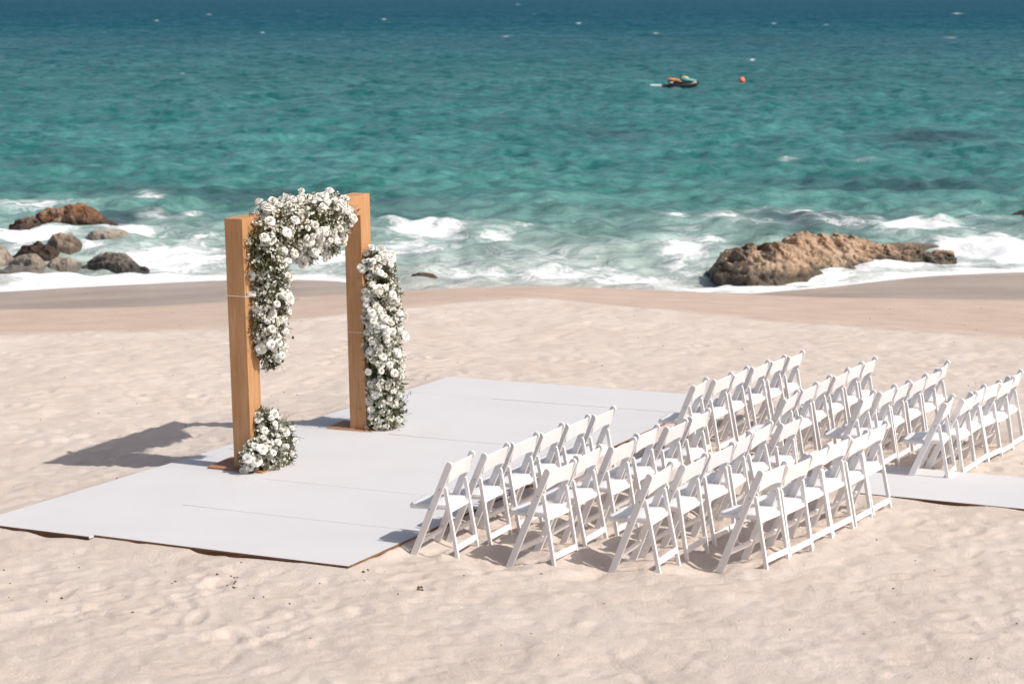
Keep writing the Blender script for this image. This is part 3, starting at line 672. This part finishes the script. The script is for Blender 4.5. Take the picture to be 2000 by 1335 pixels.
class Bag:
    def __init__(s): s.v, s.f, s.t = [], [], []
    def tri_fan(s, pts, faces, tint):
        n = len(s.v); s.v += pts; s.f += [tuple(n + i for i in q) for q in faces]; s.t += [tint] * len(pts)
    def leaf(s, p, d, n, ln, wd, tint, droop=.15):
        d = d.normalized(); sd = d.cross(n)
        if sd.length < 1e-4: sd = Vector((1, 0, 0))
        sd.normalize(); up = sd.cross(d)
        a = p; b1_ = p + d * ln * .35 + sd * wd / 2 + up * wd * .15; b2_ = p + d * ln * .35 - sd * wd / 2 + up * wd * .15
        m1 = p + d * ln * .4; c1_ = p + d * ln * .75 + sd * wd * .36 - up * ln * droop * .5; c2_ = p + d * ln * .75 - sd * wd * .36 - up * ln * droop * .5; m2 = p + d * ln * .78 - up * ln * droop * .6; e = p + d * ln - up * ln * droop
        s.tri_fan([a, b1_, m1, b2_, c1_, m2, c2_, e], [(0, 1, 2), (0, 2, 3), (1, 4, 5, 2), (2, 5, 6, 3), (4, 7, 5), (5, 7, 6)], tint)
    def disc(s, p, n, r, tint, k=6):
        n = n.normalized(); a = n.orthogonal().normalized(); b = n.cross(a); o = random.random() * 6
        s.tri_fan([p - n * r * .18] + [p + (a * math.cos(o + i * 6.283 / k) * 1.0 + b * math.sin(o + i * 6.283 / k) * .85) * r + n * r * .12 * (i % 2) for i in range(k)], [(0, i + 1, (i + 1) % k + 1) for i in range(k)], tint)
    def blossom(s, p, n, r, tint):                # five cupped petals
        n = n.normalized(); a = n.orthogonal().normalized(); b = n.cross(a); o = random.random() * 6
        for i in range(5):
            t0 = o + i * 1.2566; u_ = a * math.cos(t0) + b * math.sin(t0); w_ = n.cross(u_)
            s.tri_fan([p, p + u_ * r * .6 + w_ * r * .45 + n * r * .35, p + u_ * r + n * r * .55, p + u_ * r * .6 - w_ * r * .45 + n * r * .35], [(0, 1, 2, 3)], tint)
    def twig(s, p, q, r, tint=0):
        d = (q - p).normalized(); a = d.orthogonal().normalized(); b = d.cross(a); pts = []
        for c_, rr_ in ((p, r), (q, r * .6)):
            pts += [c_ + (a * math.cos(k_ * 2.094) + b * math.sin(k_ * 2.094)) * rr_ for k_ in range(3)]
        s.tri_fan(pts, [(0, 1, 4, 3), (1, 2, 5, 4), (2, 0, 3, 5)], tint)
    def make(s, name, mat, parent, **kw):
        me = pydata(name, s.v, s.f); fattr(me, 'tint', s.t); return link(name, me, mat, parent, **kw)
AMAT = Matrix.Translation((AC[0], AC[1], az0)) @ Euler((0, R(-.75), -ATH)).to_matrix().to_4x4(); AINV = AMAT.inverted()
def arch_pt(u, v, c):
    """point of the vertical plane x=c of the arch's own frame seen at (u, v)"""
    d = AINV.to_3x3() @ Vector(ray(u, v)); o_ = AINV @ Vector((0, 0, CAM_H)); t = (c - o_.x) / d.x; return o_ + d * t
def garland(name, label, cat, blobs, n_rose, n_blos, n_leaf, n_euc, seed, floor=0.03, twigs=60, squash=1.0):
    rg = random.Random(seed)
    cs = []
    for (u, v, rp, c) in blobs:
        q = arch_pt(u, v, c); cs.append((q, rp / 206 * (1 + .04 * q.y)))
    base = cs[-1][0].copy()
    th = thing(name, label, cat); th.matrix_world = AMAT @ Matrix.Translation((base.x, base.y, 0)); org = Vector((base.x, base.y, 0))
    wts = [r * r for _, r in cs]
    def sample(lo, hi, flat=.8):
        for _ in range(60):
            c_, r = rg.choices(cs, wts)[0]
            n = Vector((rg.gauss(0, 1), rg.gauss(0, 1), rg.gauss(0, 1))).normalized()
            k_ = rg.uniform(lo, hi); p = c_ + Vector((n.x * r * k_ * flat, n.y * r * k_ , n.z * r * k_))
            if p.z < floor + arch_local_z(p.y): continue
            if 0.0 < p.x < PW and ((0 < p.y < PD) or (ALEN - PD < p.y < ALEN)) : continue
            if k_ > .7 and any((p - c2).length < r2 * k_ * .86 for c2, r2 in cs if c2 is not c_): continue
            return p, n
        return p, n
    view = (AINV.to_3x3() @ Vector((0, -.93, .35))).normalized()
    sunl = (AINV.to_3x3() @ to_sun).normalized()
    lf, eu, bl, st = Bag(), Bag(), Bag(), Bag()
    for _ in range(n_leaf):
        p, n = sample(.35, 1.06); d = (n + Vector((rg.gauss(0, .7), rg.gauss(0, .7), rg.gauss(0, .7)))).normalized()
        lf.leaf(p - org, d, Vector((rg.gauss(0, 1), rg.gauss(0, 1), 1)), rg.uniform(.03, .07), rg.uniform(.009, .021), rg.random() ** 1.8, rg.uniform(0, .4))
    for _ in range(n_euc):                       # sprigs of round grey leaves
        p, n = sample(.72, 1.0); d = (n + Vector((rg.gauss(0, .5), rg.gauss(0, .5), rg.gauss(-.1, .5)))).normalized(); ln = rg.uniform(.07, .15)
        st.twig(p - org, p - org + d * ln, .0016)
        for k_ in range(rg.randint(4, 6)):
            q = p + d * ln * (.25 + .75 * k_ / 5) ; sd = (d.orthogonal().normalized() * (1 if k_ % 2 else -1) + Vector((rg.gauss(0, .3),) * 3)).normalized()
            rr_ = rg.uniform(.013, .022)
            if rg.random() < .5: eu.disc(q + sd * rr_ - org, (n + Vector((rg.gauss(0, .6), rg.gauss(0, .6), rg.gauss(0, .6)))), rr_, rg.random(), 7)
            else: eu.leaf(q - org, (sd + d * .6), n, rr_ * 3, rr_ * 1.2, rg.random(), .2)
    for _ in range(twigs):                       # thin fern-like sprigs poking out
        p, n = sample(.85, 1.0); d = (n + Vector((rg.gauss(0, .5), rg.gauss(0, .5), rg.gauss(.1, .5)))).normalized(); ln = rg.uniform(.08, .17)
        st.twig(p - org, p - org + d * ln, .0014)
        for k_ in range(8):
            q = p + d * ln * (.3 + .7 * k_ / 7) - org; sd = Vector((rg.gauss(0, 1), rg.gauss(0, 1), rg.gauss(0, 1))).normalized()
            lf.leaf(q, (sd + d), n, .022, .005, rg.uniform(.3, 1), .1)
    for _ in range(n_blos):
        p, n = sample(.82, 1.08); k_ = rg.randint(4, 8)
        if float(fbm(np.array([p.y * 4.2 - p.x]), np.array([p.z * 4.2 + p.x]), 2, seed + 9)[0]) < .47 and rg.random() < .88: continue
        for _2 in range(k_):
            q = p + Vector((rg.gauss(0, .017), rg.gauss(0, .017), rg.gauss(0, .017))); bl.blossom(q - org, (n + Vector((rg.gauss(0, .5), rg.gauss(0, .5), rg.gauss(0, .5)))), rg.uniform(.010, .018), .35 + .65 * rg.random())
    pts = []
    def patch(p): return float(fbm(np.array([p.y * 3.6 + p.x * 2]), np.array([p.z * 3.6 - p.x * 2]), 2, seed)[0])
    tries = 0
    while len(pts) < n_rose and tries < n_rose * 30:
        tries += 1; p, n = sample(.9, 1.06)
        if n.dot(view) < -.25 and rg.random() < .8: continue
        if patch(p) < .47 and rg.random() < .82: continue
        p = p + n * rg.choice((0, 0, .01, .03, .06)); sc = rg.uniform(.5, .8) if rg.random() < .5 else rg.uniform(.8, 1.08)
        if any((p - q).length < .055 * (sc + s2) / 1.6 for q, s2 in pts): continue
        pts.append((p, sc)); o = bpy.data.objects.new('rose', rg.choice(ROSES)); S.collection.objects.link(o); o.parent = th
        o.location = p - org; dd = (n + view * .45 + sunl * .55 + Vector((rg.gauss(0, .28), rg.gauss(0, .28), rg.gauss(0.1, .28)))).normalized()
        o.rotation_euler = (dd.to_track_quat('Z', 'Y') @ Euler((0, 0, rg.uniform(0, 6))).to_quaternion()).to_euler(); o.scale = (sc, sc, sc * rg.uniform(.85, 1.15))
    lf.make('foliage', m_leaf, th, kind='stuff'); eu.make('eucalyptus_leaves', m_euc, th, kind='stuff'); bl.make('small_blossoms', m_blos, th, kind='stuff'); st.make('stems', m_stem, th, kind='stuff')
    return th
garland('flower_garland', 'long white rose garland over the top and upper left post of the arch', 'flowers',
    [(662, 425, 30, .2), (648, 425, 44, .2), (622, 432, 52, .2), (590, 440, 54, .2), (560, 442, 54, .2), (530, 452, 50, .2), (505, 468, 40, .22), (512, 505, 44, .25), (522, 545, 48, .25), (522, 590, 48, .25), (520, 632, 46, .25), (523, 665, 36, .25), (526, 690, 26, .25), (528, 706, 15, .25), (545, 478, 40, .22), (640, 465, 34, .2), (600, 480, 32, .2)],
    215, 1500, 12500, 90, 5, twigs=170)
garland('flower_garland', 'column of white roses and greenery climbing the right post of the arch', 'flowers',
    [(725, 508, 22, .24), (742, 530, 34, .26), (742, 570, 44, .28), (743, 615, 47, .28), (744, 660, 46, .28), (745, 705, 46, .28), (748, 750, 46, .28), (750, 790, 44, .28), (748, 818, 44, .28)],
    135, 1150, 10500, 60, 6, twigs=130)
garland('flower_bouquet', 'low mound of large white roses at the foot of the left post', 'flowers',
    [(512, 812, 13, .25), (522, 835, 26, .25), (540, 860, 36, .25), (520, 878, 40, .27), (548, 892, 30, .27), (496, 890, 26, .25), (528, 905, 34, .27)],
    42, 300, 4000, 26, 7, twigs=60)

# ------------------------------------------------------------------ CHAIRS
CW = .425; RT = .022
XF, XT, HT = 0.0, .345, .83      # rail foot x, rail top x, height
def chair_parts():
    d = {}
    for s_, y in (('l', RT / 2), ('r', CW - RT / 2)):
        bm = bmesh.new(); slat_bm(bm, (XF - .025, -.09), (XT, HT), .056, RT, y); d['rail' + s_] = bm_mesh(bm, 'side_rail')
        bm = bmesh.new()
        yi = y + (.024 if s_ == 'l' else -.024)
        slat_bm(bm, (.412, -.01), (.285, .615), .032, .022, yi); d['leg' + s_] = bm_mesh(bm, 'rear_leg')
        bm = bmesh.new()
        for (x, z) in ((.255, .60), (.165, .425)):
            r = bmesh.ops.create_cone(bm, cap_ends=True, segments=8, radius1=.0055, radius2=.0055, depth=.004); 
            for v_ in r['verts']: v_.co = Vector((x + v_.co.x, (0 - .001 if s_ == 'l' else CW + .001) + v_.co.z, z + v_.co.y))
        d['screw' + s_] = bm_mesh(bm, 'screws')
    # seat frame with rounded front corners, slightly raked
    def slab(x0, x1, y0, y1, z0, z1, r, crown=0, name='s', n=5):
        bm = bmesh.new(); out = []
        for cx_, cy_, a0 in ((x0 + r, y1 - r, 90), (x0 + r, y0 + r, 180), (x1 - r * .4, y0 + r * .4, 270), (x1 - r * .4, y1 - r * .4, 0)):
            rr_ = r if cx_ < .1 else r * .4
            for k_ in range(n): a = R(a0 + 90 * k_ / (n - 1)); out.append((cx_ + rr_ * math.cos(a), cy_ + rr_ * math.sin(a)))
        def zt(x): return .085 * (x - x0)
        A = [bm.verts.new((x, y, z0 + zt(x))) for x, y in out]; C = [bm.verts.new((x, y, z1 + zt(x))) for x, y in out]
        bm.faces.new(A[::-1]); n_ = len(out)
        for i in range(n_): bm.faces.new((A[i], A[(i + 1) % n_], C[(i + 1) % n_], C[i]))
        if crown:
            mx, my = (x0 + x1) / 2, (y0 + y1) / 2; prev = C
            for sc, up in ((.94, .6), (.75, .92), (.4, 1.)):
                rg_ = [bm.verts.new((mx + (x - mx) * sc, my + (y - my) * sc, z1 + crown * up + zt(x))) for x, y in out]
                for i in range(n_): bm.faces.new((prev[i], prev[(i + 1) % n_], rg_[(i + 1) % n_], rg_[i]))
                prev = rg_
            bm.faces.new(prev)
        else: bm.faces.new(C)
        return bm_mesh(bm, name)
    d['seat'] = slab(-.058, .312, .052, CW - .052, .393, .416, .05, 0, 'seat_frame')
    d['pad'] = slab(-.050, .305, .056, CW - .056, .417, .429, .05, .010, 'seat_pad'); d['pad'].polygons.foreach_set('use_smooth', [True] * len(d['pad'].polygons))
    # backrest: curved board between the rails, arched lower edge
    bm = bmesh.new(); n = 12; F_, K_ = [], []
    for i in range(n + 1):
        s_ = i / n; y = RT + .001 + (CW - 2 * RT - .002) * s_; q = 1 - (2 * s_ - 1) ** 2
        zt, zb = HT - .028 + .012 * q, HT - .175 + .035 * q
        for z, lst in ((zt, 0), (zb, 1)):
            x = XF - .025 + (XT - XF + .025) * (z + .09) / (HT + .09) + .022 * q - .002 + (HT - .02 - z) * .20
            F_.append(bm.verts.new((x, y, z))); K_.append(bm.verts.new((x + .013, y, z - .003)))
    for i in range(n):
        a = 2 * i
        bm.faces.new((F_[a], F_[a + 1], F_[a + 3], F_[a + 2])); bm.faces.new((K_[a], K_[a + 2], K_[a + 3], K_[a + 1]))
        bm.faces.new((F_[a], F_[a + 2], K_[a + 2], K_[a])); bm.faces.new((F_[a + 1], K_[a + 1], K_[a + 3], F_[a + 3]))
    bm.faces.new((F_[0], K_[0], K_[1], F_[1])); bm.faces.new((F_[-2], F_[-1], K_[-1], K_[-2]))
    d['back'] = bm_mesh(bm, 'backrest')
    def bar(p, q, wid, thk, name, y0, y1):
        bm = bmesh.new(); slat_bm(bm, p, q, wid, y1 - y0, (y0 + y1) / 2, False, False); return bm_mesh(bm, name)
    d['fs'] = bar((.058, .11), (.078, .155), .018, 0, 'front_stretcher', RT + .001, CW - RT - .001)
    d['rs'] = bar((.396, .102), (.387, .146), .016, 0, 'rear_stretcher', .047, CW - .047)
    d['cb'] = bar((.318, .40), (.314, .43), .018, 0, 'cross_bar', .047, CW - .047)
    return d
CPM = chair_parts()
PARTS = (('side_rail', 'raill', m_chair), ('side_rail', 'railr', m_chair), ('rear_leg', 'legl', m_chair), ('rear_leg', 'legr', m_chair), ('seat_frame', 'seat', m_chair), ('seat_pad', 'pad', m_pad), ('backrest', 'back', m_chair), ('front_stretcher', 'fs', m_chair), ('rear_stretcher', 'rs', m_chair), ('cross_bar', 'cb', m_chair))
def chair_proto():
    t = thing('folding_chair', '', 'chair', group='white folding chairs in rows')
    for nm, k_, mt in PARTS:
        o = link(nm, CPM[k_], mt, t)
        if k_ in ('raill', 'railr'): link('screws', CPM['screw' + k_[-1]], m_screw, o)
    return t
proto = chair_proto(); used = False
def place(loc, rot, label):
    global used
    if not used: r = proto; used = True
    else:
        r = proto.copy(); S.collection.objects.link(r)
        for c_ in proto.children:
            n_ = c_.copy(); S.collection.objects.link(n_); n_.parent = r
            for g_ in c_.children: q_ = g_.copy(); S.collection.objects.link(q_); q_.parent = n_
    r.location = loc; r.rotation_euler = rot; r['label'] = label
ORD = ('first', 'second', 'third', 'fourth', 'fifth', 'sixth')
ROWN = {b: ('front row by the platform', 'second row', 'third row', 'back row') for b in ('near block', 'far block')}
for blk, rows in ROWS:
    for ri, (A_, B_) in enumerate(rows):
        A_, B_ = np.array(A_), np.array(B_); d2 = (B_ - A_)[:2]; ln = np.hypot(*d2); d2 = d2 / ln; ang = math.atan2(d2[0], d2[1]); nn = np.array([d2[1], -d2[0]])
        pit = (ln - CW) / 5
        for k_ in range(6):
            t_ = k_ * pit / (ln - CW); a = ang + R(random.gauss(0, 2.0)) + (R(-9) if (blk == 'far block' and k_ == 0 and ri in (0, 3)) else 0)
            n2 = np.array([math.cos(a), -math.sin(a)])
            tp = A_[:2] + d2 * k_ * pit + np.array([random.gauss(0, .008), random.gauss(0, .008)]); O = tp - n2 * XT
            z = A_[2] + (B_[2] - A_[2]) * t_ - HT
            lab = 'White folding chair in the %s, %s, %s from the camera' % (blk, ROWN[blk][ri], ORD[k_])
            place((O[0], O[1], z + random.gauss(0, .004)), (R(random.gauss(0, 1.1)), R(random.gauss(0, 1.2)), -a), lab[0].lower() + lab[1:])

# ------------------------------------------------------------------ JET SKI AND BUOY
jx, jy = on_level(1325, 171, SEA)
js = thing('jet_ski', 'black and orange jet ski with teal hood floating offshore', 'jet ski', (jx, jy, SEA + .1), R(-4))
def loft(secs, name, mat, parent, smooth=True):
    bm = bmesh.new(); rings = [[bm.verts.new(p) for p in s_] for s_ in secs]; n = len(secs[0])
    for a, b in zip(rings, rings[1:]):
        for i in range(n): bm.faces.new((a[i], a[(i + 1) % n], b[(i + 1) % n], b[i]))
    bm.faces.new(rings[0][::-1]); bm.faces.new(rings[-1]); me = bm_mesh(bm, name)
    if smooth: me.polygons.foreach_set('use_smooth', [True] * len(me.polygons))
    return link(name, me, mat, parent)
def sec(x, w_, zb, zt, k_=10):
    return [(x, w_ * math.copysign(abs(math.cos(a)) ** .6, math.cos(a)), (zb + zt) / 2 + (zt - zb) / 2 * math.copysign(abs(math.sin(a)) ** .8, math.sin(a))) for a in np.linspace(0, 2 * math.pi, k_, endpoint=False)]
mk = M('black_hull', (.012, .013, .015), .3); mo = M('orange_seat', (.75, .26, .06), .45); mt = M('teal_hood', (.17, .40, .36), .4); my = M('cream_panel', (.72, .62, .32), .4); mw = M('white_foam_mat', (.62, .70, .74), .5)
loft([sec(-1.35, .48, -.2, .10), sec(-.9, .55, -.25, .16), sec(-.4, .58, -.25, .30), sec(.4, .55, -.25, .34), sec(1.0, .42, -.2, .40), sec(1.45, .22, -.05, .46), sec(1.62, .05, .2, .48)], 'hull', mk, js)
loft([sec(-.92, .16, .52, .66), sec(-.6, .2, .40, .66), sec(-.1, .2, .36, .62), sec(.12, .16, .36, .55)], 'seat', mo, js)
loft([sec(-.85, .14, .25, .45), sec(-.2, .22, .25, .44), sec(.4, .24, .3, .50)], 'seat_base', mk, js)
loft([sec(.15, .18, .36, .62), sec(.3, .26, .36, .80), sec(.7, .33, .36, .70), sec(1.2, .25, .38, .56), sec(1.5, .1, .44, .50)], 'hood', mt, js)
loft([sec(.24, .12, .70, .85), sec(.5, .2, .70, .83), sec(.8, .2, .62, .74)], 'hood_panel', my, js)
bm = bmesh.new(); box_bm(bm, .12, .2, -.38, .38, .84, .9, .02); box_bm(bm, .14, .22, -.06, .06, .6, .84); link('handlebar', bm_mesh(bm, 'handlebar'), mk, js)
loft([sec(-.75, .08, .28, .38), sec(-.45, .08, .28, .38)], 'side_grip', mw, js); js.children[-1].location = (0, -.5, 0)
bm = bmesh.new(); box_bm(bm, -2.3, -1.38, -.55, .55, .0, .13, .03); link('boarding_platform', bm_mesh(bm, 'boarding_platform'), mw, js)
bx, by = on_level(1449, 161, SEA)
bo = thing('buoy', 'round orange red buoy floating right of the jet ski', 'buoy', (bx, by, SEA))
m_or = M('orange_buoy', (.85, .20, .10), .35)
bm = bmesh.new(); bmesh.ops.create_uvsphere(bm, u_segments=20, v_segments=12, radius=.27); 
for v_ in bm.verts: v_.co.z += .17
me = bm_mesh(bm, 'float_ball'); me.polygons.foreach_set('use_smooth', [True] * len(me.polygons)); link('float_ball', me, m_or, bo)
bm = bmesh.new(); bmesh.ops.create_cone(bm, cap_ends=True, segments=10, radius1=.06, radius2=.04, depth=.08); bmesh.ops.translate(bm, verts=bm.verts, vec=(0, 0, .47)); link('top_eyelet', bm_mesh(bm, 'top_eyelet'), m_or, bo)

# ------------------------------------------------------------------ bits on the sand
m_bit = M('seaweed_bits', (.11, .065, .035), .9); m_shell = M('shell_bits', (.8, .76, .7), .6)
def bits(name, n, mat, lo, hi, seed, spots=None, spread=.12, **kw):
    rg = random.Random(seed); v, f = [], []
    for i in range(n):
        if spots: 
            u, vv_ = rg.choice(spots); d = ray(u, vv_); y = 12.
            for _ in range(30): y = (CAM_H - float(slope(0, y))) / (-d[2] / d[1])
            x = d[0] / d[1] * y + rg.gauss(0, spread); y += rg.gauss(0, spread * 1.4)
        else: y = 11 + 22 * rg.random(); x = (rg.random() - .5) * .6 * y
        q = np.array([x, y]) - DO; a_, b_ = q @ D_, q @ N_
        if -.1 < a_ < 8.6 and -.1 < b_ < 3.75: continue
        z = sand_z(x, y); r = rg.uniform(lo, hi); n0 = len(v)
        for p in ((r, 0, 0), (-r * .8, r * .3, 0), (0, -r * .9, 0), (r * .1, r, 0), (0, 0, r * .7), (0, 0, -r * .5)):
            v.append((x + p[0] * rg.uniform(.6, 1.3), y + p[1] * rg.uniform(.6, 1.3), z + r * .2 + p[2]))
        f += [(n0 + a, n0 + b, n0 + c_) for a, b, c_ in ((0, 3, 4), (3, 1, 4), (1, 2, 4), (2, 0, 4), (3, 0, 5), (1, 3, 5), (2, 1, 5), (0, 2, 5))]
    link(name, pydata(name, v, f), mat, kind='stuff', **kw)
bits('seaweed_scraps', 330, m_bit, .004, .013, 3, label='dark scraps of dried weed scattered over the dry sand', category='debris')
bits('shell_fragments', 260, m_shell, .003, .008, 9, label='pale shell fragments scattered over the dry sand', category='debris')
CL = [(430, 1121), (445, 1123), (462, 1120), (475, 1122), (450, 1140), (470, 1139), (485, 1137), (820, 1150), (826, 1146), (700, 1118), (720, 1116), (110, 1160), (345, 1135), (555, 1181), (268, 1191)]
bits('sand_clods', 28, m_bit, .008, .02, 5, CL, .03, label='crumbly dark clods lying on the sand in front of the platform', category='debris')
